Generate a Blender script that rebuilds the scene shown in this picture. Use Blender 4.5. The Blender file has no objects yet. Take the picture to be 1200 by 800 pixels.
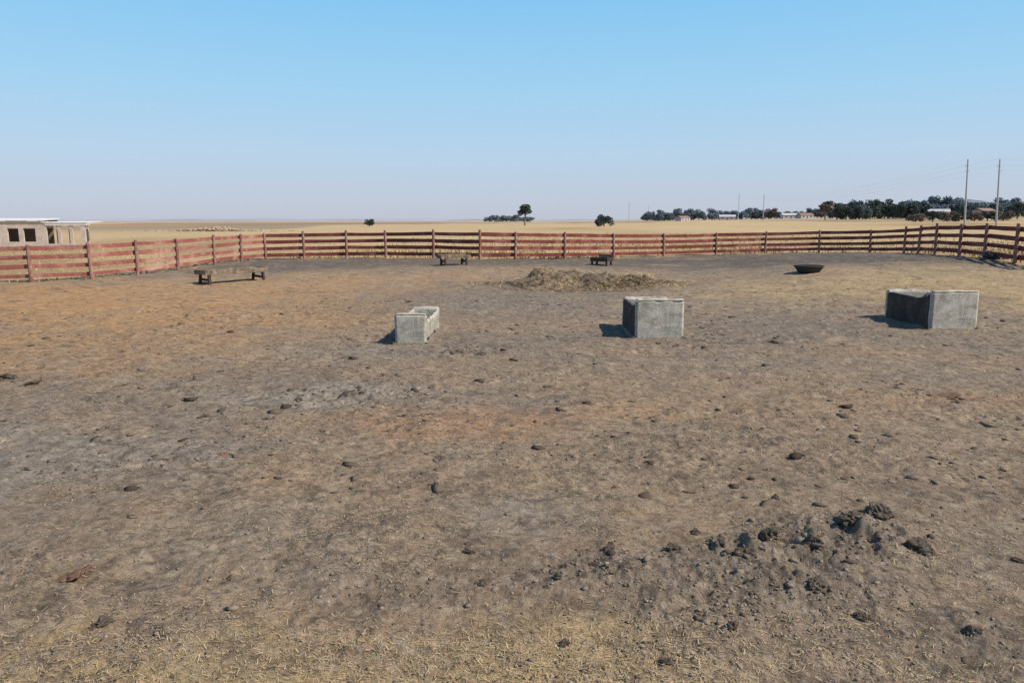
import bpy, bmesh, math, random
import numpy as np
from mathutils import Vector, Matrix, noise as mnoise
random.seed(7); rng=np.random.default_rng(11)
S=bpy.context.scene; COL=S.collection
F=867.0; CAMZ=2.3; PITCH=math.atan(142/F)
# ------------------------------------------------------------------ noise
TAB=[rng.random((256,256)) for _ in range(8)]
def vn(x,y,s=0):
    t=TAB[s%8]; xi=np.floor(x); yi=np.floor(y); fx=x-xi; fy=y-yi
    xi=xi.astype(int)&255; yi=yi.astype(int)&255; x1=(xi+1)&255; y1=(yi+1)&255
    fx=fx*fx*(3-2*fx); fy=fy*fy*(3-2*fy)
    return (t[xi,yi]*(1-fx)+t[x1,yi]*fx)*(1-fy)+(t[xi,y1]*(1-fx)+t[x1,y1]*fx)*fy
def fbm(x,y,o=4,s=0):
    a=0.;w=.5;tot=0
    for k in range(o):
        a=a+w*vn(x+13.7*k,y-7.3*k,s+k); tot+=w; w*=.5; c,q=.8*2,.6*2; x,y=c*x-q*y,q*x+c*y
    return a/tot
def worley(x,y,s=0,second=False):
    xi=np.floor(x).astype(int); yi=np.floor(y).astype(int); best=np.full(x.shape,9.); b2=np.full(x.shape,9.); val=np.zeros(x.shape)
    A=TAB[s%8];B=TAB[(s+3)%8];Cc=TAB[(s+5)%8]
    for i in(-1,0,1):
        for j in(-1,0,1):
            a=(xi+i)&255;b=(yi+j)&255
            d=(xi+i+A[a,b]-x)**2+(yi+j+B[a,b]-y)**2
            k=d<best; b2=np.where(k,best,np.minimum(b2,d)); val=np.where(k,Cc[a,b],val); best=np.where(k,d,best)
    if second: return np.sqrt(best),np.sqrt(b2),val
    return np.sqrt(best)
def sm(a,b,x):
    t=np.clip((x-a)/(b-a),0,1); return t*t*(3-2*t)
# ------------------------------------------------------------------ survey of the place
CP,SP=math.cos(PITCH),math.sin(PITCH)
def ray(u,v):
    a=(u-600)/F; b=(400-v)/F
    return Vector((a, CP+b*SP, -SP+b*CP))
def at_dist(u,d): return ((u-600)/F*d*CP, d)
FP=[(-150,27.0,-.15),(-45,27.6,-.13),(30,28.3,-.10),(101,29.2,0.02),(155,31,.10),(203,33,.15),(247,35.8,.18),(279,38.2,.2),(308,40,.22),
    (355,40.2,.27),(405,40.2,.31),(452,40,.36),(508,39,.46),(563,37.8,.47),(603,38.3,.33),(661,40.2,.18),(719,43,.12),(778,46,.04),(840,48,.06),
    (898,48.6,.11),(962,48.3,.22),(1023,46,.36),(1064,41.5,.56),(1081,39,.66),(1101,35.8,.79),(1130,33.5,.83),(1160,31,.83),(1197,27.5,.8),(1245,24.5,.75)]
FX=np.array([at_dist(u,d)[0] for u,d,z in FP]); FY=np.array([d for u,d,z in FP]); FZ=np.array([z for u,d,z in FP])
def base_h(x,y):
    x=np.asarray(x,float); y=np.asarray(y,float); shp=x.shape; x=np.atleast_1d(x); y=np.atleast_1d(y)
    h=np.zeros_like(x); r=np.sqrt(x*x+y*y)+1e-6
    k=(r>12)&(r<90); xx,yy=x[k],y[k]; num=np.zeros_like(xx); den=np.full_like(xx,.35)
    for a,b,c in zip(FX,FY,FZ):
        w=np.exp(-((xx-a)**2+(yy-b)**2)/(2*4.5**2)); num+=w*c; den+=w
    h[k]=num/den
    th=np.arctan2(x,y)
    h=h+.009/.5*np.maximum(0,np.sin(th-.08))*np.minimum(r,3500)*sm(100,520,r)*(np.abs(th)<1.6)
    h=h+(fbm(x*.012,y*.012,3,2)-.5)*1.2*sm(60,160,r)*(1-sm(600,1200,r))
    h=h-.55*np.exp(-((x+46)**2+(y-76)**2)/(2*14**2))
    return h.reshape(shp)
HC={}
def hit(u,v):
    if (u,v) in HC: return HC[(u,v)].copy()
    d=ray(u,v); z=0.
    for _ in range(14):
        t=(z-CAMZ)/d.z; z=.5*z+.5*float(base_h(d.x*t,d.y*t))
    t=(z-CAMZ)/d.z; p=Vector((0,0,CAMZ))+d*t; HC[(u,v)]=p.copy(); return p
def inside_mask(x,y):
    px=list(FX)+[30,-27]; py=list(FY)+[-25,-25]; n=len(px); ins=np.zeros(x.shape,bool)
    for i in range(n):
        x0,y0,x1,y1=px[i],py[i],px[(i+1)%n],py[(i+1)%n]
        c=((y0>y)!=(y1>y)); xx=(x1-x0)*(y-y0)/((y1-y0) or 1e-9)+x0
        ins^=(c&(x<xx))
    return ins
def blob(x,y,u,v,rx,ry,rot=0):
    c=hit(u,v); out=np.zeros(x.shape); dx=x-c.x; dy=y-c.y; R=max(rx,ry)*2.2
    k=(np.abs(dx)<R)&(np.abs(dy)<R)
    if not k.any(): return out
    dx,dy=dx[k],dy[k]; a=math.radians(rot)
    p=dx*math.cos(a)+dy*math.sin(a); q=-dx*math.sin(a)+dy*math.cos(a)
    wob=(fbm(x[k]*.9,y[k]*.9,4,5)-.5)*1.6
    out[k]=sm(1.25,.2,np.sqrt((p/rx)**2+(q/ry)**2)+wob); return out
def churn(x,y):
    m=.75*blob(x,y,890,680,1.6,.62,12)
    m=np.maximum(m,blob(x,y,1010,628,.8,.42)); m=np.maximum(m,.75*blob(x,y,720,675,.9,.42)); m=np.maximum(m,blob(x,y,880,652,1.2,.33,10)); m=np.maximum(m,.35*blob(x,y,500,690,.7,.4)); m=np.maximum(m,.45*blob(x,y,1140,730,.5,.3))
    return m*(.35+.65*sm(.25,.5,fbm(x*2.1,y*2.1,3,0)+.08))
def churn2(x,y):
    m=.8*blob(x,y,370,463,1.3,.45); m=np.maximum(m,.7*blob(x,y,530,413,1.3,.4)); m=np.maximum(m,.6*blob(x,y,900,398,2.2,.6))
    m=np.maximum(m,.5*blob(x,y,80,510,1.6,.8)); m=np.maximum(m,.65*blob(x,y,350,405,1.4,.5)); m=np.maximum(m,.45*blob(x,y,180,530,1.,.5))
    m=np.maximum(m,.4*blob(x,y,520,560,.8,.4)); m=np.maximum(m,.5*blob(x,y,220,390,2.,1.)); m=np.maximum(m,.55*blob(x,y,760,405,1.2,.4))
    return m
def detail(x,y):
    r=np.hypot(x,y); m=churn(x,y); m2=churn2(x,y)
    d=(fbm(x*.6,y*.6,3,1)-.5)*.10+(fbm(x*2.6,y*2.6,3,3)-.5)*.06
    rough=sm(.42,.66,fbm(x*.9,y*.9,3,7))
    d=d+(fbm(x*9,y*9,4,4)-.5)*(.012+.038*rough)*(1-.6*sm(18,36,r))
    d=d+(fbm(x*32,y*32,2,1)-.5)*(.006+.010*rough)*(1-sm(8,13,r))
    w=worley(x*5.5,y*5.5,2); pit=np.clip(.45-w,0,1)
    d=d-pit*.045*sm(.45,.65,fbm(x*.7,y*.7,3,6))*(1-sm(16,26,r))
    near=(1-sm(26,34,r))
    k=(m>.01)&(r<30)
    if k.any():
        X_,Y_=x[k],y[k]
        wx=X_+(fbm(X_*7,Y_*7,3,3)-.5)*.28; wy=Y_+(fbm(X_*7,Y_*7,3,0)-.5)*.28
        c=fbm(wx*3.2,wy*3.2,5,2)
        a,b,val=worley(wx*6.5,wy*6.5,5,True); a2,b2,val2=worley(wx*15,wy*15,1,True)
        crack=np.clip((b-a)*1.6,0,1); crack2=np.clip((b2-a2)*2.2,0,1)
        add=.025+(c-.45)*.24+(val**3)*.055*crack*sm(.3,.7,m[k])+(val2-.35)*.022*crack2+(fbm(X_*26,Y_*26,3,2)-.5)*.05
        d[k]+=m[k]*add
    c=fbm(x*4.2,y*4.2,5,2)
    d=d+m2*(.008+(c-.45)*.20+(fbm(x*20,y*20,3,2)-.5)*.05)*near
    return d
def gz(x,y):
    x=np.asarray(x,float);y=np.asarray(y,float); h=base_h(x,y); k=np.hypot(x,y)<60
    h[k]+=detail(x[k],y[k]); return h
def g1(x,y): return float(gz(np.array([x]),np.array([y]))[0])
# ------------------------------------------------------------------ materials
def mat(name,col,rough=.9,noise=None,bump=None,var=.25,attr=None,col2=None,spec=.2,scale2=None,lo=.42,hi=.6):
    m=bpy.data.materials.new(name); m.use_nodes=True; N=m.node_tree.nodes; L=m.node_tree.links
    b=N['Principled BSDF']; b.inputs['Roughness'].default_value=rough; b.inputs['Specular IOR Level'].default_value=spec
    tc=N.new('ShaderNodeTexCoord')
    if attr:
        a=N.new('ShaderNodeAttribute'); a.attribute_name=attr; src=a.outputs['Color']
    else:
        a=N.new('ShaderNodeRGB'); a.outputs[0].default_value=(*col,1); src=a.outputs[0]
    if col2:
        n=N.new('ShaderNodeTexNoise'); n.inputs['Scale'].default_value=scale2 or 3; n.inputs['Detail'].default_value=8; n.inputs['Roughness'].default_value=.65
        L.new(tc.outputs['Object'],n.inputs['Vector'])
        rp=N.new('ShaderNodeValToRGB'); rp.color_ramp.elements[0].position=lo; rp.color_ramp.elements[1].position=hi
        L.new(n.outputs['Fac'],rp.inputs[0])
        mx=N.new('ShaderNodeMixRGB'); L.new(rp.outputs[0],mx.inputs[0]); L.new(src,mx.inputs[1]); mx.inputs[2].default_value=(*col2,1); src=mx.outputs[0]
    if noise:
        for sc in noise:
            n=N.new('ShaderNodeTexNoise'); n.inputs['Scale'].default_value=sc; n.inputs['Detail'].default_value=6; n.inputs['Roughness'].default_value=.7
            L.new(tc.outputs['Object'],n.inputs['Vector'])
            mr=N.new('ShaderNodeMapRange'); mr.inputs[1].default_value=.3; mr.inputs[2].default_value=.7; mr.inputs[3].default_value=1-var; mr.inputs[4].default_value=1+var
            L.new(n.outputs['Fac'],mr.inputs[0])
            mu=N.new('ShaderNodeVectorMath'); mu.operation='SCALE'; L.new(src,mu.inputs[0]); L.new(mr.outputs[0],mu.inputs['Scale']); src=mu.outputs[0]
    L.new(src,b.inputs['Base Color'])
    if bump:
        nrm=None
        for sc,st,dist in bump:
            n=N.new('ShaderNodeTexNoise'); n.inputs['Scale'].default_value=sc; n.inputs['Detail'].default_value=7; n.inputs['Roughness'].default_value=.65
            L.new(tc.outputs['Object'],n.inputs['Vector'])
            bp=N.new('ShaderNodeBump'); bp.inputs['Strength'].default_value=st; bp.inputs['Distance'].default_value=dist
            L.new(n.outputs['Fac'],bp.inputs['Height'])
            if nrm: L.new(nrm,bp.inputs['Normal'])
            nrm=bp.outputs[0]
        L.new(nrm,b.inputs['Normal'])
    return m
M={}
M['ground']=mat('dry_mud',(0,0,0),.95,[3,14,60],[(5,.6,.10),(22,.9,.035),(90,.9,.013)],.24,attr='tint',spec=.1)
M['clod']=mat('dark_clod',(.12,.093,.07),.95,[12,60],[(25,1,.03),(90,.9,.012)],.4,spec=.1,col2=(.20,.157,.12),scale2=9)
M['dung']=mat('dry_dung',(.21,.12,.078),.95,[12,60],[(25,.9,.03)],.35,spec=.1)
M['crumb']=mat('crumbs',(0,0,0),.95,None,None,attr='tint',spec=.1)
M['straw']=mat('straw',(0,0,0),.7,None,None,attr='tint',spec=.2)
M['heap']=mat('straw_heap',(.38,.275,.17),.95,[3,16,50],[(10,1,.1),(50,1,.04)],.35,col2=(.25,.19,.135),scale2=1.2)
M['conc']=mat('old_concrete',(.48,.44,.375),.95,[1.6,9,40],[(9,.5,.03),(40,.7,.015),(120,.5,.004)],.24,col2=(.27,.23,.18),scale2=2.6,lo=.46,hi=.66)
M['conc_shaded']=mat('shaded_side_concrete',(.085,.072,.06),.95,[3,22],[(9,.4,.03),(60,.6,.01)],.3,col2=(.04,.035,.03),scale2=2.6)  # shade of the troughs' left sides put into a darker concrete colour
M['rim']=mat('worn_concrete_edge',(.60,.56,.48),.9,[5,30],[(20,.6,.015)],.2,col2=(.33,.28,.21),scale2=5)
M['feed']=mat('feed_residue',(.11,.075,.045),.95,[9,50],[(30,.8,.02)],.4)
M['crust']=mat('caked_mud',(.19,.145,.11),.95,[6,40],[(25,.9,.02)],.3)
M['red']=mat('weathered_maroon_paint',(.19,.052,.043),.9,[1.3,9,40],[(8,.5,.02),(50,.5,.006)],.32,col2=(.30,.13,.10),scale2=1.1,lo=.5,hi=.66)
M['red_sun']=mat('sunlit_faded_red_paint',(.30,.10,.08),.9,[1.3,9,40],[(8,.5,.02),(50,.5,.006)],.27,col2=(.42,.22,.175),scale2=1.0,lo=.46,hi=.63)  # fence red with the left run's sunlight painted in, plus fading
M['post']=mat('weathered_post',(.26,.11,.085),.9,[4,20],[(20,.6,.01)],.35,col2=(.35,.22,.175),scale2=3)
M['wood']=mat('brown_weathered_wood',(.16,.115,.08),.9,[5,30],[(40,.5,.01)],.35,col2=(.24,.18,.13),scale2=5)
M['wood_dark']=mat('dark_weathered_wood',(.065,.045,.034),.9,[5,30],[(40,.5,.01)],.3)
M['rubber']=mat('old_rubber',(.035,.034,.034),.7,[8],[(30,.4,.01)],.3,spec=.3)
M['block']=mat('pale_block_wall',(.60,.49,.42),.95,[.8,4,12],[(5,.8,.06)],.12,col2=(.51,.41,.35),scale2=1.1)
M['slab']=mat('concrete_beam',(.62,.55,.49),.9,[2,9],[(10,.3,.02)],.12)
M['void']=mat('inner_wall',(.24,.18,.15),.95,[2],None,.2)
M['sheet']=mat('pale_roof_sheet',(.70,.67,.64),.8,[1,6],None,.12)
M['stone']=mat('pale_rubble',(.42,.31,.22),.95,[.8],[(3,.8,.2)],.3)
M['trunk']=mat('bark',(.24,.19,.16),.95,[1],None,.3)
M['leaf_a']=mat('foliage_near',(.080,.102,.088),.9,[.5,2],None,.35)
M['leaf_b']=mat('foliage_hazy',(.125,.160,.165),.9,[.3,1],None,.25)  # aerial haze is mixed into this and the next leaf colour
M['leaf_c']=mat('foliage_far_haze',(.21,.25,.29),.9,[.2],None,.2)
M['leaf_d']=mat('foliage_brown',(.18,.14,.115),.9,[.4],None,.3)
M['steel']=mat('galvanised_steel',(.42,.41,.42),.6,[1],None,.1)
M['wire']=mat('power_cable',(.50,.54,.60),.6)
M['hwall']=mat('house_wall',(.50,.45,.42),.9,[.5],None,.1)
M['hroof']=mat('house_roof',(.29,.19,.16),.9,[.5],None,.15)
M['hroof2']=mat('house_roof_pale',(.50,.50,.52),.7,[.5],None,.1)
M['hdark']=mat('house_opening',(.10,.10,.11),.6)
M['hills']=mat('far_hills_haze',(.38,.40,.47),1,[.002],None,.08,spec=0)  # distance haze painted into the colours of all three hill materials
M['hill2']=mat('near_hill_scrub',(.20,.23,.265),1,[.01,.05],[(.05,1,8)],.3,spec=0)
M['hill3']=mat('mid_plain_ridge',(.35,.33,.33),1,[.003,.02],None,.15,spec=0)
M['grass']=mat('dry_grass',(0,0,0),.8,None,None,attr='tint',spec=.1)
# ------------------------------------------------------------------ object helpers
def mk(name,verts,faces,m,parent=None,smooth=False):
    me=bpy.data.meshes.new(name); me.from_pydata([tuple(v) for v in verts],[],faces); me.materials.append(m)
    if smooth: me.polygons.foreach_set('use_smooth',[True]*len(me.polygons))
    o=bpy.data.objects.new(name,me); COL.objects.link(o)
    if parent: o.parent=parent
    return o
def mk_np(name,V,Fq,m,tint=None,smooth=False,parent=None):
    V=np.asarray(V,np.float32); Fq=np.asarray(Fq,np.int32); k=Fq.shape[1]
    me=bpy.data.meshes.new(name); me.vertices.add(len(V)); me.vertices.foreach_set('co',V.ravel())
    me.loops.add(Fq.size); me.loops.foreach_set('vertex_index',Fq.ravel())
    me.polygons.add(len(Fq)); me.polygons.foreach_set('loop_start',np.arange(0,Fq.size,k,dtype=np.int32))
    me.polygons.foreach_set('loop_total',np.full(len(Fq),k,np.int32))
    if smooth: me.polygons.foreach_set('use_smooth',np.ones(len(Fq),bool))
    me.update(calc_edges=True)
    if tint is not None:
        a=me.attributes.new('tint','FLOAT_COLOR','POINT'); t=np.ones((len(V),4),np.float32); t[:,:3]=tint; a.data.foreach_set('color',t.ravel())
    me.materials.append(m)
    o=bpy.data.objects.new(name,me); COL.objects.link(o)
    if parent: o.parent=parent
    return o
def tag(o,label,cat,group=None,kind=None):
    o['label']=label; o['category']=cat
    if group:o['group']=group
    if kind:o['kind']=kind
    return o
def empty(name,loc,rz=0):
    o=bpy.data.objects.new(name,None); COL.objects.link(o); o.location=loc; o.rotation_euler=(0,0,rz); o.empty_display_size=.2; return o
def copy_tree(o,parent=None):
    c=o.copy(); COL.objects.link(c); c.parent=parent
    for ch in list(o.children): copy_tree(ch,c)
    return c
class MB:
    def __init__(s): s.v=[];s.f=[]
    def box(s,c,d,jit=0,taper=0,rot=None):
        b=len(s.v); x,y,z=d[0]/2,d[1]/2,d[2]/2
        for k,(i,j,l) in enumerate([(-1,-1,-1),(1,-1,-1),(1,1,-1),(-1,1,-1),(-1,-1,1),(1,-1,1),(1,1,1),(-1,1,1)]):
            t=1-taper*(l>0)
            p=Vector((i*x*t,j*y*t,l*z))
            if rot: p=rot@p
            s.v.append(Vector(c)+p+Vector([random.uniform(-jit,jit) for _ in range(3)]))
        for f in [(0,3,2,1),(4,5,6,7),(0,1,5,4),(1,2,6,5),(2,3,7,6),(3,0,4,7)]: s.f.append(tuple(b+q for q in f))
        return s
    def bar(s,a,b_,w,h,jit=0):
        a=Vector(a);b_=Vector(b_); d=(b_-a); L=d.length; d.normalize()
        up=Vector((0,0,1)) if abs(d.z)<.9 else Vector((0,1,0)); sx=d.cross(up).normalized(); uz=sx.cross(d).normalized()
        R=Matrix((d,sx,uz)).transposed(); return s.box((a+b_)/2,(L,w,h),jit,rot=R)
    def tube(s,pts,rad,n=6):
        base=len(s.v); P=[Vector(p) for p in pts]
        for i,p in enumerate(P):
            d=(P[min(i+1,len(P)-1)]-P[max(i-1,0)]).normalized(); up=Vector((0,0,1)) if abs(d.z)<.9 else Vector((1,0,0))
            a=d.cross(up).normalized(); b=a.cross(d); r=rad[i] if isinstance(rad,(list,tuple)) else rad
            for k in range(n):
                t=2*math.pi*k/n; s.v.append(p+a*math.cos(t)*r+b*math.sin(t)*r)
        for i in range(len(P)-1):
            for k in range(n):
                q=base+i*n; s.f.append((q+k,q+(k+1)%n,q+n+(k+1)%n,q+n+k))
        s.f.append(tuple(base+k for k in range(n))[::-1]); s.f.append(tuple(base+(len(P)-1)*n+k for k in range(n)))
        return s
    def lathe(s,prof,n=24,c=(0,0,0),wob=0):
        base=len(s.v)
        for r,z in prof:
            for k in range(n):
                t=2*math.pi*k/n; w=1+wob*math.sin(3*t+r*5)
                s.v.append(Vector((c[0]+r*w*math.cos(t),c[1]+r*w*math.sin(t),c[2]+z+wob*.3*math.sin(2*t))))
        for i in range(len(prof)-1):
            for k in range(n):
                q=base+i*n; s.f.append((q+k,q+(k+1)%n,q+n+(k+1)%n,q+n+k))
        return s
    def build(s,name,m,parent=None,smooth=False,bev=0):
        o=mk(name,s.v,s.f,m,parent,smooth)
        if bev:
            md=o.modifiers.new('b','BEVEL'); md.width=bev; md.segments=2; md.limit_method='ANGLE'
        return o
# ------------------------------------------------------------------ GROUND
th_f=np.radians(np.arange(-44,44.01,.13)); th_c=np.radians(np.arange(46,314.1,3.0))
TH=np.concatenate([th_f,th_c]); nT=len(TH)
R_=[.25]
while R_[-1]<7500:
    r=R_[-1]; k=.12 if r<2.6 else (.0034 if r<10 else (.0045 if r<60 else .035)); R_.append(r*(1+k))
R_=np.array(R_); nR=len(R_)
rr,tt=np.meshgrid(R_,TH,indexing='ij'); X=(rr*np.sin(tt)).ravel(); Y=(rr*np.cos(tt)).ravel()
Z=gz(X,Y); rad=np.hypot(X,Y)
def mixc(a,b,m): return a*(1-m[:,None])+np.array(b)[None,:]*m[:,None]
# outside grass
G=np.tile(np.array([.48,.335,.175]),(len(X),1)); G=mixc(G,(.36,.24,.12),sm(.42,.58,fbm(X*.05,Y*.012,4,3))); G=mixc(G,(.41,.25,.14),.6*sm(.5,.62,fbm(X*.012,Y*.004,4,5)))
G=mixc(G,(.56,.40,.21),.6*sm(.5,.65,fbm(X*.3,Y*.1,4,6))*(1-sm(80,160,rad)))
G=mixc(G,(.55,.41,.23),.7*sm(.50,.60,fbm(X*.006,Y*.003,4,2)))
G=mixc(G,(.25,.19,.13),.7*sm(.54,.62,fbm(X*.01+7,Y*.0035,4,6))*sm(120,250,rad))
G=mixc(G,(.30,.24,.18),.5*sm(.5,.58,fbm(X*.003+3,Y*.0012,4,1))*sm(300,500,rad))
G=mixc(G,(.46,.41,.36),sm(300,1500,rad)*.55); G=mixc(G,(.42,.43,.48),sm(1200,4500,rad)*.9)  # distance haze blended into the far ground colour
kk=rad<62; x_,y_=X[kk],Y[kk]; rd=rad[kk]
wx=x_+(fbm(x_*.5,y_*.5,3,1)-.5)*1.6; wy=y_+(fbm(x_*.5,y_*.5,3,4)-.5)*1.6
INS=inside_mask(wx,wy)
C=np.tile(np.array([.310,.224,.153]),(len(x_),1))
big=fbm(x_*.22,y_*.22,4,0); med=fbm(x_*1.1,y_*1.1,4,2)
C=mixc(C,(.262,.203,.153),sm(.44,.60,big)*.8)
C=mixc(C,(.365,.245,.150),sm(.50,.68,med)*.45)
B=lambda *a: blob(x_,y_,*a)
C=mixc(C,(.46,.262,.122),.95*np.maximum(np.maximum(B(110,365,10,8),B(30,350,9,6)),.7*B(150,400,6,3)))
C=mixc(C,(.43,.265,.14),.7*B(350,335,9,6))
C=mixc(C,(.48,.34,.18),.8*np.maximum(np.maximum(B(1010,333,9,3.5),B(1150,330,6,6)),B(900,345,7,1.6)))
C=mixc(C,(.38,.275,.17),.5*B(820,352,6,3))
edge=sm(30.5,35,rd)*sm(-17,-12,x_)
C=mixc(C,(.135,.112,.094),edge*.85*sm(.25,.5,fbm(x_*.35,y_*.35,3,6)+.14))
C=mixc(C,(.125,.106,.092),.85*np.maximum(B(1010,303,8,4),B(850,305,8,3)))
C=mixc(C,(.205,.170,.140),.75*np.maximum(np.maximum(B(620,350,6,6),B(600,400,5,2.2)),.85*B(880,385,5,1.6)))
C=mixc(C,(.34,.305,.26),.85*B(360,465,1.9,.8)); C=mixc(C,(.30,.262,.218),.65*B(60,520,2.4,1.3)); C=mixc(C,(.27,.232,.192),.6*B(400,410,2.2,1.2)); C=mixc(C,(.28,.243,.203),.55*B(620,600,1.2,.5))
C=mixc(C,(.42,.235,.13),.7*B(555,485,2.2,1.0)); C=mixc(C,(.30,.237,.178),.6*B(300,620,1.6,.9))
C=mixc(C,(.39,.255,.152),.5*B(900,470,3,1.4)); C=mixc(C,(.36,.21,.125),.5*B(1110,465,1.2,.5))
ch=churn(x_,y_)
C=mixc(C,(.21,.168,.132),.75*np.clip(ch*1.3,0,1)); C=mixc(C,(.24,.20,.163),.4*churn2(x_,y_))
C=mixc(C,(.48,.335,.17),.9*(1-sm(3.5,4.0,y_+(fbm(x_*2,y_*2,3,3)-.5)*1.0))*sm(1.3,.1,x_))
fine=fbm(x_*9,y_*9,3,5)
C=mixc(C,(.50,.385,.235),sm(.54,.66,fine)*.32*sm(.38,.6,fbm(x_*1.7,y_*1.7,3,7))*(1-ch*.7))
C=mixc(C,(.13,.10,.076),sm(.58,.68,fbm(x_*7,y_*7,3,1))*.55*(rd<45)*(.3+.7*sm(.4,.6,fbm(x_*.8,y_*.8,3,2))))
C=mixc(C,(.12,.092,.07),sm(.59,.66,fbm(x_*19,y_*19,3,6))*.5*(rd<22))
C=mixc(C,(.44,.365,.28),sm(.60,.68,fbm(x_*24+9,y_*24,3,2))*.4*(rd<22))
G[kk]=np.where(INS[:,None],C,G[kk])
i=np.arange(nR-1)[:,None]*nT; j=np.arange(nT)[None,:]; j2=(j+1)%nT
Q=np.stack([(i+j).ravel(),(i+j2).ravel(),(i+nT+j2).ravel(),(i+nT+j).ravel()],1)[:,::-1]
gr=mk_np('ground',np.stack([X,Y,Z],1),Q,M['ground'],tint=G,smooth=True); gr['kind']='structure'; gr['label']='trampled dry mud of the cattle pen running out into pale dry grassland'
# ------------------------------------------------------------------ STRAW FLECKS
def blades(n,rmin,rmax,lmin,lmax,w,reject,up=0.,pw=1.):
    th=np.radians(rng.uniform(-43,43,n)); r=rmin+(rmax-rmin)*rng.random(n)**pw
    x=r*np.sin(th);y=r*np.cos(th); k=reject(x,y); x,y=x[k],y[k]; n=len(x)
    a=rng.uniform(0,6.283,n); L=(lmin+(lmax-lmin)*rng.random(n)**2.5)*.5; W=w*rng.uniform(.6,1.4,n)*.5*np.maximum(1,np.hypot(x,y)/7)
    dx,dy=np.cos(a),np.sin(a); z=gz(x,y)+.004+rng.random(n)*.006; t1=rng.normal(0,1,n)*up*L
    P=[]
    for s,q in((-1,-1),(1,-1),(1,1),(-1,1)):
        P.append(np.stack([x+dx*L*s-dy*W*q,y+dy*L*s+dx*W*q,z+np.abs(t1)*(s>0)],1))
    V=np.stack(P,1).reshape(-1,3); Fq=np.arange(n*4).reshape(n,4)
    c=np.array([.58,.43,.24])*rng.uniform(.4,1.3,(n,1))+rng.normal(0,.02,(n,3)); c=np.clip(c,.03,1)
    return V,Fq,np.repeat(c,4,0)
def rej(x,y):
    p=.09+.5*sm(.45,.65,fbm(x*1.3,y*1.3,4,6))+2.2*(1-sm(3.5,4.0,y))*sm(1.6,.2,x); p*=1-.6*churn(x,y)
    return rng.random(x.shape)<p
A=blades(130000,3.2,14,.008,.055,.0026,rej,.25,1.3); Bb=blades(30000,10,33,.03,.10,.004,lambda x,y: rng.random(x.shape)<.12+.8*sm(.5,.65,fbm(x*.5,y*.5,4,2)),.1)
V=np.concatenate([A[0],Bb[0]]);Fq=np.concatenate([A[1],Bb[1]+len(A[0])]);T=np.concatenate([A[2],Bb[2]])
tag(mk_np('scattered_straw',V,Fq,M['straw'],tint=T),'short bits of pale straw scattered over the dry mud','straw',kind='stuff')
# ------------------------------------------------------------------ CRUMBS
def lump_template(sub):
    bm=bmesh.new(); bmesh.ops.create_icosphere(bm,subdivisions=sub,radius=1); bm.verts.ensure_lookup_table()
    v=np.array([q.co[:] for q in bm.verts]); f=np.array([[w.index for w in p.verts] for p in bm.faces]); bm.free(); return v,f
def crumbs(n,sub,smin,smax,rmin,rmax,reject,pw=1.,col=(.17,.13,.10),fl=(.25,.7),sp=4):
    tv,tf=lump_template(sub); th=np.radians(rng.uniform(-43,43,n)); r=rmin+(rmax-rmin)*rng.random(n)**pw
    x=r*np.sin(th);y=r*np.cos(th);k=reject(x,y);x,y=x[k],y[k];n=len(x)
    s=smin+(smax-smin)*rng.random(n)**sp
    V=tv[None]*(1+rng.normal(0,.32,(n,len(tv),1))); V=V*np.stack([rng.uniform(.6,1.7,n),rng.uniform(.6,1.3,n),rng.uniform(*fl,n)],1)[:,None,:]
    a=rng.uniform(0,6.28,n); ca,sa=np.cos(a)[:,None],np.sin(a)[:,None]
    V=np.stack([V[...,0]*ca-V[...,1]*sa,V[...,0]*sa+V[...,1]*ca,V[...,2]],2)*s[:,None,None]
    V+=np.stack([x,y,gz(x,y)+s*.12],1)[:,None,:]
    Fq=tf[None]+(np.arange(n)*len(tv))[:,None,None]
    c=np.array(col)*rng.uniform(.4,1.6,(n,1))
    return V.reshape(-1,3),Fq.reshape(-1,3),np.repeat(c,len(tv),0)
L=[crumbs(90000,1,.003,.013,3.2,13,lambda x,y: rng.random(x.shape)<.16+.6*churn(x,y)+.5*churn2(x,y)+.6*sm(.50,.64,fbm(x*1.1,y*1.1,3,1)),1.3,(.225,.172,.13)),
   crumbs(6500,1,.006,.030,3.4,8,lambda x,y: rng.random(x.shape)<.8*churn(x,y)**1.4+.02,1.,(.175,.137,.105),(.35,.8),3),
   crumbs(36000,1,.008,.036,7,30,lambda x,y: rng.random(x.shape)<.07+.6*churn2(x,y)+.5*sm(.52,.66,fbm(x*.6,y*.6,3,4)),1.2,(.20,.155,.118),(.15,.45),5),
   crumbs(2600,1,.02,.075,6,22,lambda x,y: rng.random(x.shape)<.10+.9*churn2(x,y)+.5*sm(.56,.68,fbm(x*.5,y*.5,3,1)),1.,(.13,.10,.076),(.2,.5),3)]
V=[];Fq=[];T=[];off=0
for a,b,c in L: V.append(a);Fq.append(b+off);T.append(c);off+=len(a)
tag(mk_np('mud_crumbs',np.concatenate(V),np.concatenate(Fq),M['crumb'],tint=np.concatenate(T)),'loose crumbs of dry mud and dung over the ground','mud crumbs',kind='stuff')
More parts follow.
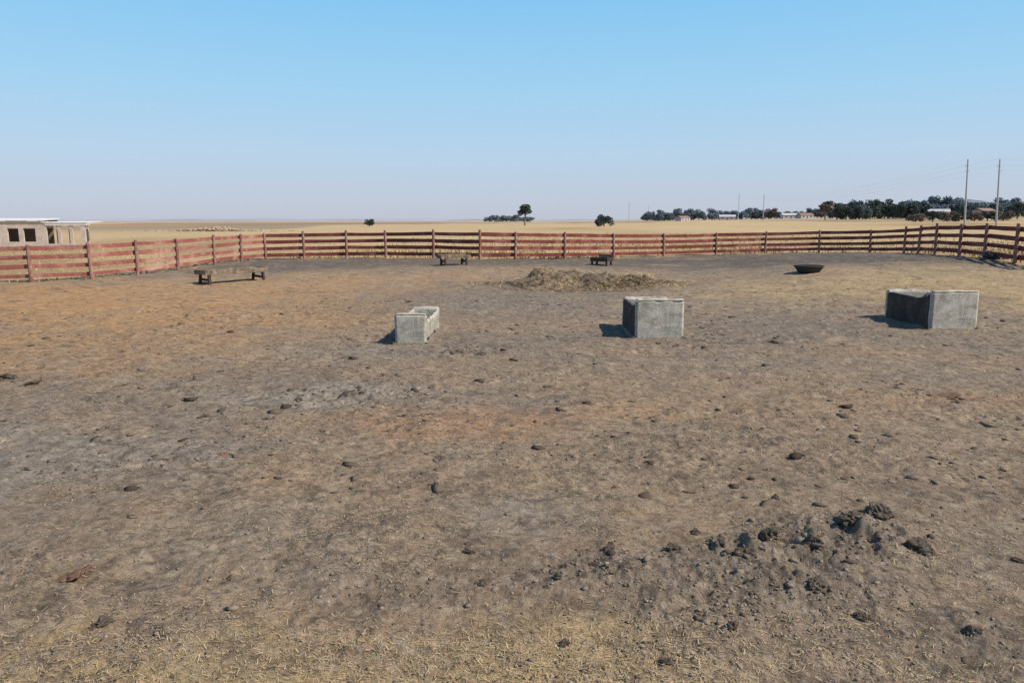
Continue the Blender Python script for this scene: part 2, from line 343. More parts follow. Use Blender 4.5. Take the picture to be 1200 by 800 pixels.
# ------------------------------------------------------------------ INDIVIDUAL CLODS
def lump(name,x,y,s,m,flat=.6,seed=0):
    tv,tf=lump_template(4); vs=[]
    for p in tv:
        q=Vector(p); d=1+.55*mnoise.noise(q*1.2+Vector((seed*3.1,0,0)))-.35*abs(mnoise.noise(q*1.9+Vector((0,seed,0))))+.22*mnoise.noise(q*4+Vector((4,seed,0)))+.08*mnoise.noise(q*11+Vector((seed,1,0)))
        c=mnoise.cell(q*1.3+Vector((seed,2,2)))*.16
        w=q*(d+c)*s; w.x*=1.25; w.z*=flat; vs.append(w)
    o=mk(name,vs,[tuple(int(k) for k in f) for f in tf],m,None,False); o.location=(x,y,g1(x,y)+s*flat*.06); o.rotation_euler=(.2*math.sin(seed),.25*math.cos(seed*2),seed*1.7); return o
clods=[(1032,603,.10,'largest dark mud clod, at the back right of the churned patch'),(997,618,.075,'dark mud clod just left of the largest clod'),
(1080,645,.085,'grey rounded mud clod at the right edge of the churned patch'),(909,584,.035,'lone dark clod lying beyond the churned patch'),
(550,648,.035,'small black clod left of the churned patch, upper of a pair'),(564,686,.035,'small dark clod left of the churned patch, lower of a pair'),
(872,660,.05,'black mud clod in the middle of the churned patch'),(715,650,.05,'dark clod on the upper left edge of the churned patch'),
(693,662,.03,'small dark clod at the far left of the churned ridge'),(842,650,.05,'dark clod standing up just left of the middle of the churned patch'),
(955,692,.05,'black clod in a hollow right of the middle of the churned patch'),(655,686,.03,'small clod at the left tip of the churned patch'),
(780,776,.03,'dark clod at the bottom edge of the picture below the churned patch'),(661,752,.03,'small dark clod near the bottom left of the churned patch'),
(905,637,.06,'dark clod on the crest of the churned patch'),(952,655,.05,'lumpy clod between the crest clod and the largest clod'),
(815,627,.035,'dark clod at the back of the churned patch'),(1140,738,.04,'clod in the lower right corner of the pen floor'),
(790,648,.045,'dark clod on the left half of the churned crest'),(1192,655,.03,'small clod at the right edge of the picture'),
(858,742,.03,'broken clod in the front of the churned patch'),(1010,720,.035,'broken clod on the front right of the churned patch'),
(270,682,.025,'small grey clod alone on the lower left ground'),(121,728,.045,'grey soft clod near the lower left corner'),
(515,534,.055,'dark dung lump in the middle of the pen floor'),(408,463,.075,'dark clod at the right end of the pale grey patch'),
(352,470,.05,'clod in the middle of the pale grey patch'),(238,488,.05,'clod left of the pale grey patch'),(104,468,.06,'dark dung lump on the left ground'),
(38,449,.09,'dark dung lump near the left edge of the pen'),(8,443,.12,'long dark lump at the left edge of the picture'),(536,414,.09,'dark clod just in front of the smallest trough'),
(563,416,.08,'dark clod right of the smallest trough front'),(415,420,.07,'dark clod left of and nearer than the smallest trough'),(640,452,.05,'small dark clod in the middle between the first two troughs'),
(905,402,.09,'dark clod on the ground between middle and right troughs'),(740,470,.04,'small dark clod in front of the middle trough'),(1120,470,.04,'small clod in front of the right trough')]
for k,(u,v,s,lab) in enumerate(clods):
    p=hit(u,v); tag(lump('mud_clod',p.x,p.y,s*(1.0 if v>560 else 1.1),M['clod'],.75 if v>560 else .4,k+1),lab,'mud clod','dark mud clods lying on the pen floor')
p=hit(82,673); tag(lump('dung_pat',p.x,p.y,.12,M['dung'],.2,77),'flat reddish brown dung pat on the lower left ground','dung','dung pats')
p=hit(260,532); tag(lump('dung_pat',p.x,p.y,.06,M['dung'],.3,78),'small pale brown dung lump left of the picture middle','dung','dung pats')
p=hit(1110,462); tag(lump('dung_pat',p.x,p.y,.14,M['dung'],.1,79),'flat reddish dung pat on the right in front of the right trough','dung','dung pats')
# ------------------------------------------------------------------ FENCE
def fence(i0,i1,label,skip_first,rm,nr,rw):
    mid=(i0+i1)//2; ox,oy=FX[mid],FY[mid]; oz=g1(ox,oy); root=empty('rail_fence',(ox,oy,oz))
    tag(root,label,'fence','red rail fence around the pen')
    pts=[(FX[k],FY[k],float(base_h(FX[k],FY[k]))) for k in range(i0,i1+1)]
    for k,(x,y,z) in enumerate(pts):
        if skip_first and k==0: continue
        h=1.43+random.uniform(-.03,.07); lx,ly=random.uniform(-.04,.04),random.uniform(-.04,.04)
        a=Vector(pts[max(k-1,0)]);b=Vector(pts[min(k+1,len(pts)-1)]); d=(b-a); d.z=0; d.normalize(); n=Vector((-d.y,d.x,0))
        if n.dot(-Vector((x,y,0)))<0: n=-n
        ox2,oy2=n.x*.07,n.y*.07
        mb=MB(); mb.tube([(x-ox+ox2,y-oy+oy2,z-oz-.15),(x-ox+lx*.5+ox2,y-oy+ly*.5+oy2,z-oz+h*.5),(x-ox+lx+ox2,y-oy+ly+oy2,z-oz+h-.03),(x-ox+lx+ox2,y-oy+ly+oy2,z-oz+h)],[.074,.07,.066,.052],8)
        mb.build('post',M['post'],root,False)
    for k in range(len(pts)-1):
        a=Vector(pts[k]);b=Vector(pts[k+1]); d=(b-a); d.z=0; d.normalize(); n=Vector((-d.y,d.x,0))
        if n.dot(-(a+b)/2)<0: n=-n
        sub=max(3,int((b-a).length/.8))
        for q in range(nr):
            hh=.22+q*(1.26-.22)/(nr-1); w=rw+random.uniform(-.014,.014); sag=random.uniform(0,.016); off=-.04-.012*((q+k)%2)
            e0,e1=random.uniform(-.02,.02),random.uniform(-.02,.02); tw=random.uniform(-.01,.01); sd_=random.uniform(0,99)
            mb=MB(); vs=[]
            for t in range(sub+1):
                f=t/sub; ext=.05*(1 if t==sub else(-1 if t==0 else 0)); p=a.lerp(b,f)+d*ext+n*off
                z0=a.z+(b.z-a.z)*f+hh+e0*(1-f)+e1*f-sag*math.sin(math.pi*f)
                w2=w*(1+.18*mnoise.noise(Vector((sd_,f*5,7))))
                for dn,dz in((-.026,-w2/2),(.026,-w2/2),(.026,w2/2),(-.026,w2/2)):
                    s_=dn+tw*(1 if dz>0 else -1)
                    vs.append(Vector((p.x+n.x*s_-ox,p.y+n.y*s_-oy,z0+dz-oz)))
            fs=[(0,1,2,3)]; m_=len(vs)-4; fs.append((m_+3,m_+2,m_+1,m_))
            for t in range(sub):
                for e in range(4): fs.append((t*4+e,t*4+4+e,t*4+4+(e+1)%4,t*4+(e+1)%4))
            mb.v=vs;mb.f=fs; mb.build('rail',M[rm],root)
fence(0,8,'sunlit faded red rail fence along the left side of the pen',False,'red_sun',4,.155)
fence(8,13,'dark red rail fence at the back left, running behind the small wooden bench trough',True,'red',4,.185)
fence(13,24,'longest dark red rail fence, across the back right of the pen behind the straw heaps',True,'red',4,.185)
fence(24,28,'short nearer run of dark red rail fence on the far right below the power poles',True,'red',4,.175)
# ------------------------------------------------------------------ CONCRETE TROUGHS
def rough_box(c,d,res,amp,m,name,parent,topf=None,seed=0,bev=.025,shear=0):
    bm=bmesh.new(); bmesh.ops.create_cube(bm,size=1)
    for v in bm.verts: v.co=Vector((v.co.x*d[0],v.co.y*d[1],v.co.z*d[2]))
    bmesh.ops.bevel(bm,geom=bm.edges[:],offset=min(bev,min(d)*.3),segments=2,affect='EDGES')
    for ax in range(3):
        nseg=int(d[ax]/res)
        for q in range(1,nseg):
            co=[0,0,0]; co[ax]=-d[ax]/2+d[ax]*q/nseg; no=[0,0,0]; no[ax]=1
            bmesh.ops.bisect_plane(bm,geom=bm.verts[:]+bm.edges[:]+bm.faces[:],plane_co=co,plane_no=no)
    for v in bm.verts:
        q=v.co+Vector(c)
        f=max(0,(v.co.z/d[2]+.5)); q.x+=shear*(1-f)
        if topf: q.z+=topf(q)*f
        chip=max(0,mnoise.noise(q*7+Vector((seed,3,3)))-.2)*.09*(f>.85)
        q+=Vector((mnoise.noise(q*3+Vector((seed,0,0)))*amp+mnoise.noise(q*13+Vector((seed,5,0)))*amp*.5,mnoise.noise(q*4+Vector((0,seed,9)))*amp,mnoise.noise(q*5+Vector((7,seed,9)))*amp-chip))
        v.co=q
    me=bpy.data.meshes.new(name); bm.to_mesh(me); bm.free(); me.materials.append(m); me.polygons.foreach_set('use_smooth',[True]*len(me.polygons))
    o=bpy.data.objects.new(name,me); COL.objects.link(o); o.parent=parent; return o
def ctrough(u0,u1,v,L,W,H,Hs,label,seed,rot=0,dark=True,t=.115,shear=0):
    p=hit(u0,v);q=hit(u1,v); x=(p.x+q.x)/2;y=p.y; z=g1(x,y)
    root=empty('concrete_trough',(x,y,min(z,g1(x,y+L)+.02)-.03),rot); tag(root,label,'feed trough','concrete feed troughs in the pen')
    H+=.03; Hs+=.03
    rise=lambda q:(H-Hs-.02)*math.exp(-(max(0,q.y-.1)/.16)**1.5)-.02*math.sin(math.pi*min(1,max(0,q.y/L)))
    arch=lambda q:.012*math.cos(q.x/W*3)
    rough_box((0,t/2,H/2),(W,t,H),.05,.013,M['conc'],'end_wall',root,arch,seed)
    rough_box((0,L-t/2,Hs/2+.01),(W,t,Hs+.02),.07,.013,M['conc'],'end_wall',root,arch,seed+1)
    rough_box((-W/2+t/2-.004,L/2,Hs/2-.008),(t,L-2*t+.04,Hs-.02),.07,.013,M['conc_shaded' if dark else 'conc'],'side_wall',root,rise,seed+2,shear=shear)
    rough_box((W/2-t/2+.004,L/2,Hs/2-.008),(t,L-2*t+.04,Hs-.02),.07,.013,M['conc'],'side_wall',root,rise,seed+3,shear=-shear)
    rough_box((0,L/2,Hs*.22),(W-2*t+.03,L-2*t+.03,Hs*.3),.12,.012,M['feed'],'basin_floor',root,None,seed+4)
    rough_box((0,t/2+.001,H+.004),(W-.02,t-.012,.03),.05,.010,M['rim'],'worn_edge',root,arch,seed+5,.012)
    for sx in(-1,1):
        mb=MB(); n=14
        for k in range(n+1):
            f=k/n; yy=-.03+f*(L+.06); w=.09+.08*mnoise.noise(Vector((seed,f*6,sx))); h=.08+.06*mnoise.noise(Vector((f*7,seed,sx)))
            mb.v+= [Vector((sx*(W/2-.02),yy,h)),Vector((sx*(W/2+w*.4),yy,h*.6)),Vector((sx*(W/2+w),yy,-.02))]
        for k in range(n):
            for e in range(2): mb.f.append((k*3+e,k*3+e+1,k*3+4+e,k*3+3+e))
        mb.build('caked_mud',M['crust'],root,True)
    mb=MB(); n=14
    for k in range(n+1):
        xx=-W/2-.04+(W+.08)*k/n; w=.07+.08*mnoise.noise(Vector((seed+9,k*.7,0))); h=.065+.08*mnoise.noise(Vector((k*.9,seed,4)))
        mb.v+=[Vector((xx,.02,h)),Vector((xx,-w*.5,h*.6)),Vector((xx,-w-.03,-.02))]
    for k in range(n):
        for e in range(2): mb.f.append((k*3+e,k*3+3+e,k*3+4+e,k*3+e+1))
    mb.build('caked_mud',M['crust'],root,True)
    return root
ctrough(463,500,403,2.0,.60,.56,.46,'smallest and leftmost pale concrete feed trough standing on the grey mud',3,math.radians(-1.5),False,.075,.07)
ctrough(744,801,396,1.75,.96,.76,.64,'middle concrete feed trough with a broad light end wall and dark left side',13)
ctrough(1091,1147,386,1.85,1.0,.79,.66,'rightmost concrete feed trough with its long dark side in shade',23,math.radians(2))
# ------------------------------------------------------------------ WOODEN BENCH TROUGHS
def wtrough(x,y,rz,L,W,H,label,m,md,mids=()):
    root=empty('wooden_feed_trough',(x,y,g1(x,y)+.03),rz); tag(root,label,'feed trough','wooden bench troughs near the fence')
    for k in range(3): MB().box((L/2+random.uniform(-.05,.05),-W/2+W*(k+.5)/3,H-.06),(L-.06,W/3-.012,.04),.014).build('top_plank',m,root)
    for s in(-1,1): MB().box((L/2,s*(W/2+.01),H-.10+s*.004),(L+.10,.045,.16),.014).build('side_board',m,root,bev=.004)
    for xx in(-.01,L+.01): MB().box((xx,0,H-.10),(.04,W-.02,.15),.01).build('end_board',m,root)
    for xx in(.14,)+tuple(mids)+(L-.14,):
        for s in(-1,1): MB().bar((xx,s*(W/2-.05),H-.12),(xx+random.uniform(-.05,.05),s*(W/2+.02),-.08),.085,.085,.01).build('leg',md,root)
        MB().bar((xx,-W/2,.14),(xx,W/2,.16),.04,.08,.005).build('cross_brace',md,root)
    return root
p=hit(228,334)
wtrough(p.x+.15,p.y+.25,math.radians(52),2.45,.66,.52,'long brown wooden bench trough on dark legs near the left fence',M['wood'],M['wood_dark'])
p=hit(513,311); wtrough(p.x+.1,p.y,math.radians(25),1.3,.6,.46,'low wooden bench trough near the back fence, left of the straw heap',M['wood'],M['wood_dark'])
p=hit(702,311); root=empty('wooden_trough_box',(p.x,p.y,g1(p.x,p.y)),math.radians(-28)); root.scale=(.85,.85,.8); tag(root,'small dark wooden trough box near the back fence behind the straw heaps','feed trough')
for s in(-1,1):
    MB().box((s*.46,.35,.36),(.05,.82,.22),.012).build('side_board',M['wood_dark'],root)
    for yy in(.02,.72): MB().box((s*.41,yy,.14),(.09,.09,.46),.012).build('leg',M['wood_dark'],root)
MB().box((0,-.06,.34),(.92,.04,.20),.012).build('front_board',M['wood_dark'],root)
MB().box((.1,.78,.44),(.80,.05,.36),.03).build('back_board',M['wood'],root)
MB().box((0,.35,.29),(.84,.78,.04),.004).build('bottom_plank',M['wood'],root)
p=hit(951,320); root=empty('tyre_feeder',(p.x,p.y+.3,g1(p.x,p.y+.3))); tag(root,'round black rubber tyre feeder turned inside out, on the ground at the back right','feeder'); root.scale=(.80,.80,.66)
MB().lathe([(.0,.03),(.30,.02),(.40,.0),(.47,.05),(.50,.14),(.56,.25),(.61,.33),(.63,.37),(.60,.39),(.54,.35),(.45,.27),(.36,.16),(.30,.10),(0,.09)],28,wob=.03).build('tyre_body',M['rubber'],root,True)
MB().lathe([(.575,.385),(.62,.41),(.66,.38),(.65,.35),(.60,.345)],28,wob=.03).build('rim',M['rubber'],root,True)
p=hit(1166,304); o=MB().lathe([(.22,.04),(.30,.0),(.42,.02),(.46,.10),(.42,.19),(.30,.21),(.22,.17),(.22,.04)],24,wob=.03).build('old_tyre',M['rubber'],None,True); o.location=(p.x,p.y,g1(p.x,p.y)); o.rotation_euler=(.15,.1,0); tag(o,'old black tyre lying against the right hand fence','tyre')
# ------------------------------------------------------------------ STRAW HEAP
def heap(u,v,rx,ry,h,lab,nb,seed,col):
    c=hit(u,v); n=130; xs=np.linspace(-1.25,1.25,n); gx,gy=np.meshgrid(xs,xs,indexing='ij'); gx=gx.ravel();gy=gy.ravel()
    wx=gx*rx+c.x; wy=gy*ry+c.y; d=np.sqrt(gx**2+gy**2)+(fbm(wx*.8,wy*.8,4,seed)-.5)*1.1
    hh=h*sm(1.1,.2,d)*(.10+1.8*fbm(wx*2.2,wy*2.2,4,seed+1))+(fbm(wx*5,wy*5,3,seed)-.5)*.22*sm(1.05,.7,d)-.06*sm(.75,1.05,d)
    V=np.stack([gx*rx,gy*ry,gz(wx,wy)+hh-.01],1)
    i=np.arange(n-1)[:,None]*n;j=np.arange(n-1)[None]; Q=np.stack([(i+j).ravel(),(i+n+j).ravel(),(i+n+j+1).ravel(),(i+j+1).ravel()],1)
    root=empty('straw_heap',(c.x,c.y,0)); tag(root,lab,'straw heap','straw heaps in the pen')
    mk_np('heap_body',V,Q,M['heap'],smooth=True,parent=root)
    k=rng.integers(0,n*n,nb); k=k[(d[k]<1.2)&(rng.random(nb)<.25+.75*sm(1.15,.6,d[k]))]; m_=len(k); P=V[k]+rng.normal(0,.12,(m_,3))*[1,1,0]; P[:,2]=np.maximum(P[:,2],gz(P[:,0]+c.x,P[:,1]+c.y)); a=rng.uniform(0,6.28,m_); Lh=rng.uniform(.04,.16,m_); el=rng.uniform(-.1,.7,m_); W=.008
    dx,dy,dz=np.cos(a)*Lh,np.sin(a)*Lh,np.sin(el)*Lh*.9; px,py=-np.sin(a)*W,np.cos(a)*W
    VV=np.stack([P+np.stack([s*dx+q*px,s*dy+q*py,(s>0)*dz+.012+0*dx],1) for s,q in((-1,-1),(1,-1),(1,1),(-1,1))],1).reshape(-1,3)
    cc=np.repeat(np.array(col)*rng.uniform(.35,1.3,(m_,1)),4,0)
    o=mk_np('loose_straw',VV,np.arange(m_*4).reshape(-1,4),M['straw'],tint=cc,parent=root); o['kind']='stuff'
heap(662,333,2.8,1.9,.34,'larger low heap of old straw and dung behind the middle trough',11000,2,(.45,.335,.205))
heap(740,334,1.8,1.3,.25,'smaller paler straw heap on the right of the larger heap',9500,4,(.58,.44,.255))
# ------------------------------------------------------------------ DRY GRASS beyond fence
n=90000; th=np.radians(rng.uniform(-42,42,n)); r=26+94*rng.random(n)**1.3; x=r*np.sin(th);y=r*np.cos(th)
out=~inside_mask(x,y); pr=rng.random(n)<.2+.9*sm(.4,.65,fbm(x*.25,y*.25,3,1)); x,y=x[out&pr],y[out&pr]; n=len(x)
a=rng.uniform(0,6.28,n); w=rng.uniform(.02,.06,n); h=rng.uniform(.05,.34,n)*(1-.6*(x<-12)); z=base_h(x,y)-.03
P0=np.stack([x-np.cos(a)*w,y-np.sin(a)*w,z],1);P1=np.stack([x+np.cos(a)*w,y+np.sin(a)*w,z],1);P2=np.stack([x+rng.normal(0,.06,n),y+rng.normal(0,.06,n),z+h],1)
cc=np.repeat(np.array([.54,.39,.21])*rng.uniform(.6,1.15,(n,1)),3,0)
tag(mk_np('dry_grass',np.stack([P0,P1,P2],1).reshape(-1,3),np.arange(n*3).reshape(-1,3),M['grass'],tint=cc),'pale dry veld grass growing outside the fence','grass',kind='stuff')
# ------------------------------------------------------------------ UNFINISHED BUILDING
D=74.; sc=D/F
bx=lambda u:(u-600)*sc*CP
zt=lambda v:CAMZ-(v-258)*sc
ox,oz=bx(34),float(base_h(bx(40),D))-.05
root=empty('unfinished_building',(ox,D,oz),math.radians(8)); tag(root,'unfinished pale block building with empty window openings behind the left fence','building')
def R(u): return (u-40)*sc
top=zt(261)-oz
def wallseg(u0,u1,z0,z1,y=0,t=.22,m='block',nm='wall_panel'): MB().box(((R(u0)+R(u1))/2,y,(z0+z1)/2),(R(u1)-R(u0),t,z1-z0)).build(nm,M[m],root)
wallseg(-90,-12,-.5,top); wallseg(-12,6,-.5,.75,.003); wallseg(-12,6,top-.55,top,.003); wallseg(6,16,-.5,top); wallseg(16,28,-.5,.75,.003); wallseg(28,33,-.5,top,.001); wallseg(33,46,-.5,.75,.003); wallseg(16,28,top-.55,top,.003); wallseg(33,46,top-.55,top,.003); wallseg(46,58,-.5,top)
wallseg(58,98,-.5,.55,.004)
for u in (70,83): wallseg(u,u+3.5,.55,top-.3,.0,.2,'block','column')
wallseg(95,100,-.5,top-.05,.0,.24,'block','column')
wallseg(57,102,top-.28,top-.02,-.01,.3,'slab','lintel_beam')
wallseg(-90,60,top,top+.14,-.01,.34,'slab','ring_beam')
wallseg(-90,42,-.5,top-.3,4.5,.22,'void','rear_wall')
for u in(46,60,79): wallseg(u,u+3.5,-.5,top-.3,4.5,.2,'block','column')
wallseg(42,84,top-.32,top-.02,4.49,.3,'slab','lintel_beam')
wallseg(-90,-86,-.5,top,2.3,4.2)
wallseg(-60,84,-.45,-.40,2.4,4.4,'slab','floor_slab')
MB().box((R(4),1.8,top+.32),(8.6,4.2,.05),rot=Matrix.Rotation(math.radians(3),3,'X')).build('roof_sheet',M['sheet'],root)
MB().box((R(79),1.9,top+.06),(4.0,4.2,.05),rot=Matrix.Rotation(math.radians(1.5),3,'X')).build('roof_sheet',M['sheet'],root)
for u in(-60,-20,15,50): MB().box((R(u),2.,top+.2),(.08,4.0,.14)).build('rafter',M['wood'],root)
# ------------------------------------------------------------------ RUBBLE far left
c=Vector(((252-600)/F*165*CP,165,0)); c.z=float(base_h(c.x,c.y)); root=empty('rubble_heap',c); tag(root,'long low heap of rubble in the dry field behind the left back fence corner','rubble')
tv,tf=lump_template(2); V=[];Fq=[];T=0; xs=rng.normal(0,6.,260)
for k in range(260):
    s=rng.uniform(.12,.40); hx=max(0,.8-abs(xs[k])/13); v=tv*(1+rng.normal(0,.15,(len(tv),1)))*s*[1.3,1,.7]+[xs[k],rng.normal(0,1.6),rng.random()*hx]; V.append(v);Fq.append(tf+T);T+=len(tv)
mk_np('stone_pile',np.concatenate(V),np.concatenate(Fq),M['stone'],parent=root)
# ------------------------------------------------------------------ TREES
def crown_mesh(kind,seed):
    r=np.random.default_rng(seed); lobes=[]
    n={'tall':11,'round':14,'wide':16}[kind]
    for k in range(n):
        if kind=='round': a=r.uniform(0,6.28); q=r.random()**.5*.34; z=.12+r.random()*.68; s=r.uniform(.15,.23)
        elif kind=='tall': a=r.uniform(0,6.28); q=r.random()*.13; z=.46+.42*r.random(); s=r.uniform(.12,.17)
        else: a=r.uniform(0,6.28); q=r.random()**.5*.48; z=.10+r.random()*(.62-.4*q); s=r.uniform(.17,.24)
        lobes.append((q*math.cos(a)+(.06*(z-.4) if kind=='tall' else 0),q*math.sin(a),z,s))
    V=[]
    for (x,y,z,s) in lobes:
        m=170; d=r.normal(0,1,(m,3)); d/=np.linalg.norm(d,axis=1)[:,None]; rad=s*(.40+.62*r.random((m,1))); c=np.array([x,y,z])+d*rad*[1,1,.85]
        c[:,2]=np.maximum(c[:,2],.03)
        for k in range(m):
            t=r.normal(0,1,3);t/=np.linalg.norm(t); b=np.cross(t,r.normal(0,1,3)); b/=np.linalg.norm(b); w=r.uniform(.022,.048)
            V+= [c[k]-t*w,c[k]+b*w*.7,c[k]+t*w,c[k]-b*w*.7]
    return np.array(V),np.arange(len(V)).reshape(-1,4),lobes
protos={}
def tree(kind,leaf,seed):
    key=(kind,leaf,seed)
    if key in protos: return copy_tree(protos[key])
    V,Q,lobes=crown_mesh(kind,seed); root=empty('tree',(0,0,0))
    mb=MB(); mb.tube([(0,0,-.03),(.01,0,.15),(0,.01,.35),(.01,0,.6)],[.035,.026,.02,.008],6)
    for (x,y,z,s) in lobes[:5]: mb.tube([(0,0,.12),(x*.5,y*.5,.1+(z-.1)*.55),(x,y,z)],[.016,.010,.004],4)
    mb.build('trunk',M['trunk'],root); mk_np('crown',V,Q,M[leaf],parent=root); protos[key]=root; return root
def put_tree(u,vt,wpx,D,kind,leaf,label,group=None,seed=1,name='tree'):
    t=tree(kind,leaf,seed); t.name=name; x=(u-600)/F*D*CP; z=float(base_h(x,D))
    H=max(1.5,CAMZ-(vt-258)*D/F-z); H/=.93; Wd={'round':1.05,'tall':.5,'wide':1.35}[kind]
    s=(wpx*D/F)/Wd; t.location=(x,D,z); t.scale=(s,s,H); t.rotation_euler=(0,0,seed*2.1+u); tag(t,label,'tree' if name!='shrub' else 'shrub',group)
put_tree(433,256,14,280,'round','leaf_a','small lone dark shrub in the field behind the back left fence',seed=2,name='shrub')
put_tree(615,239,17,300,'tall','leaf_a','tall slender tree standing alone on the horizon near the picture middle',seed=3)
put_tree(708,247,28,260,'wide','leaf_a','broad round dark tree standing alone right of the tall slender tree',seed=8)
put_tree(967,237,18,420,'tall','leaf_d','brownish narrow tree just left of the dense dark tree clump',seed=5)
put_tree(1192,236,22,330,'round','leaf_a','dark round tree at the right edge of the picture',seed=2)
ordn=['first','second','third','fourth','fifth','sixth','seventh','eighth','ninth','tenth','eleventh','twelfth','thirteenth','fourteenth','fifteenth','sixteenth','seventeenth','eighteenth','nineteenth','twentieth','twenty-first','twenty-second','twenty-third','twenty-fourth','twenty-fifth','twenty-sixth','twenty-seventh','twenty-eighth']
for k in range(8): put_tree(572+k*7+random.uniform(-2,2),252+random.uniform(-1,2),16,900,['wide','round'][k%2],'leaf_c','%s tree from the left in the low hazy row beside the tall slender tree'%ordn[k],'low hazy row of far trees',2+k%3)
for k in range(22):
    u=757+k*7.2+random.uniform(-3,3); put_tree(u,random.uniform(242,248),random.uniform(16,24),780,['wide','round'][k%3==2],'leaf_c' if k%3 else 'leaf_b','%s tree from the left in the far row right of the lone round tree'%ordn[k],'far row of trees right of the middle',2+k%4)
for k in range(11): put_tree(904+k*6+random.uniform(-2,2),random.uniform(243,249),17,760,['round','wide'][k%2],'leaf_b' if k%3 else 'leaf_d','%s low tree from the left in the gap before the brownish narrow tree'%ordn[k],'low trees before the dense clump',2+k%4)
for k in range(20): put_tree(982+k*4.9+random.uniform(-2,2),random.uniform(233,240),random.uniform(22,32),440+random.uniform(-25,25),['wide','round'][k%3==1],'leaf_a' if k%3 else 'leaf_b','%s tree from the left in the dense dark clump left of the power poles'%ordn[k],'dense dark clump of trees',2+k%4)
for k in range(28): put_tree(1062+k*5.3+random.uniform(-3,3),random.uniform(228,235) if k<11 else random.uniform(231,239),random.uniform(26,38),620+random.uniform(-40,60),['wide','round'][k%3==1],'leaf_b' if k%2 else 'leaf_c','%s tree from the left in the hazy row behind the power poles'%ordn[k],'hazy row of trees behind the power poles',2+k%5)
for k,(u,vt) in enumerate([(1073,247),(1093,246),(1110,244),(1124,246),(1142,245),(1157,246),(1176,244)]):
    put_tree(u,vt,24,300,['wide','round'][k%2],'leaf_a' if k%2 else 'leaf_d','%s low dark bush from the left at the foot of the power poles'%ordn[k],'low bushes under the power poles',2+k%4,name='shrub')
# ------------------------------------------------------------------ HOUSES
def house(w,d,h,roof):
    root=empty('house',(0,0,0)); MB().box((0,0,h/2-.5),(w,d,h+1)).build('wall',M['hwall'],root)
    rf=MB(); e=.4; rf.v=[Vector(q) for q in((-w/2-e,-d/2-e,h),(w/2+e,-d/2-e,h),(w/2+e,d/2+e,h),(-w/2-e,d/2+e,h),(-w/2-e,0,h+1.9),(w/2+e,0,h+1.9))]; rf.f=[(0,1,5,4),(2,3,4,5),(0,4,3),(1,2,5),(0,3,2,1)]
    rf.build('roof',M[roof],root)
    for xx in(-.3,.28): MB().box((w*xx,-d/2-.02,h*.55),(1.6,.08,1.1)).build('window',M['hdark'],root)
    MB().box((0,-d/2-.02,1.05),(1.,.08,2.1)).build('door',M['hdark'],root)
    return root
hs=[house(13,8,3,'hroof'),house(15,8,3.2,'hroof2')]
for k,(u,D,pr,lab) in enumerate([(1066,520,0,'brown roofed house between the dense clump and the power poles'),(1097,520,1,'pale roofed house just left of the nearer power pole'),(852,740,1,'tiny pale roofed house in the far tree row'),
   (925,700,1,'tiny pale roofed house below the small poles'),(943,690,0,'tiny brown roofed house left of the brownish tree'),(1152,520,0,'brown roofed house between the two power poles'),(800,740,0,'tiny brown roofed house at the left of the far tree row')]):
    o=hs[pr] if k<2 else copy_tree(hs[pr]); x=(u-600)/F*D*CP; o.location=(x,D,float(base_h(x,D))+(.5 if k not in(2,3,4,6) else 0)); o.rotation_euler=(0,0,.2*(k-3)); tag(o,lab,'house','far houses')
# ------------------------------------------------------------------ POWER POLES
def pole_mesh():
    root=empty('power_pole',(0,0,0)); MB().tube([(0,0,-.5),(0,0,7),(0,0,14)],[.24,.20,.15],8).build('mast',M['steel'],root)
    for z in(11.6,12.6): MB().box((0,0,z),(.9,.09,.09)).build('cross_arm',M['steel'],root)
    for q,z in((-.42,12.6),(.42,11.6),(0,13.9)): MB().tube([(q,0,z+.03),(q,0,z+.15),(q,0,z+.3)],[.04,.07,.03],6).build('insulator',M['hwall'],root)
    return root
pp=pole_mesh(); P={}
plist=[('a',1131,188,178,'left one of the two tall power poles at the right'),('b',1168,188,176,'right one of the two tall power poles at the right'),('c',894,228,430,'thin distant power pole above the gap in the far trees'),
 ('d',865,228,520,'thin distant power pole just left of the pole above the tree gap'),('e',737,238,700,'faint small power pole right of the lone round tree'),('f',760,240,820,'faintest small power pole at the left end of the far tree row')]
for k,(id,u,vt,D,lab) in enumerate(plist):
    o=pp if k==0 else copy_tree(pp); x=(u-600)/F*D*CP; z=float(base_h(x,D)); H=CAMZ-(vt-258)*D/F-z; o.location=(x,D,z); o.scale=(1,1,H/14.3)
    lean=-.045 if k<2 else 0; o.rotation_euler=(0,lean,0); tag(o,lab,'power pole','power poles on the right'); P[id]=(x+lean*H,D,z,H)
def wire(a,b,dx,fz,sag,lab,r=.008):
    p0=Vector((a[0]+dx,a[1],a[2]+a[3]*fz)); p1=Vector((b[0]+dx,b[1],b[2]+b[3]*fz)); pts=[]
    for t in range(17):
        f=t/16; p=p0.lerp(p1,f)-p0; p.z-=sag*4*f*(1-f); pts.append(p)
    o=MB().tube(pts,r,4).build('power_cable',M['wire']); o.location=p0; tag(o,lab,'cable','power cables')
off=(150,95,P['b'][2],P['b'][3])
for nm,(i1,i2,sag) in {'between the left tall pole and the distant pole above the tree gap':('a','c',4),'between the right tall pole and the thin pole left of the gap':('b','d',4),'from the thin pole to the faint small pole':('d','e',2)}.items():
    for dx,fz,w in((-.42,.9,'left'),(.42,.83,'right'),(0,.99,'top')): wire(P[i1],P[i2],dx,fz,sag,'%s cable %s'%(w,nm))
for dx,fz,w in((-.42,.9,'left'),(.42,.83,'right'),(0,.99,'top')): wire(P['b'],off,dx,fz,2,'%s cable running out of the picture from the right tall pole'%w)
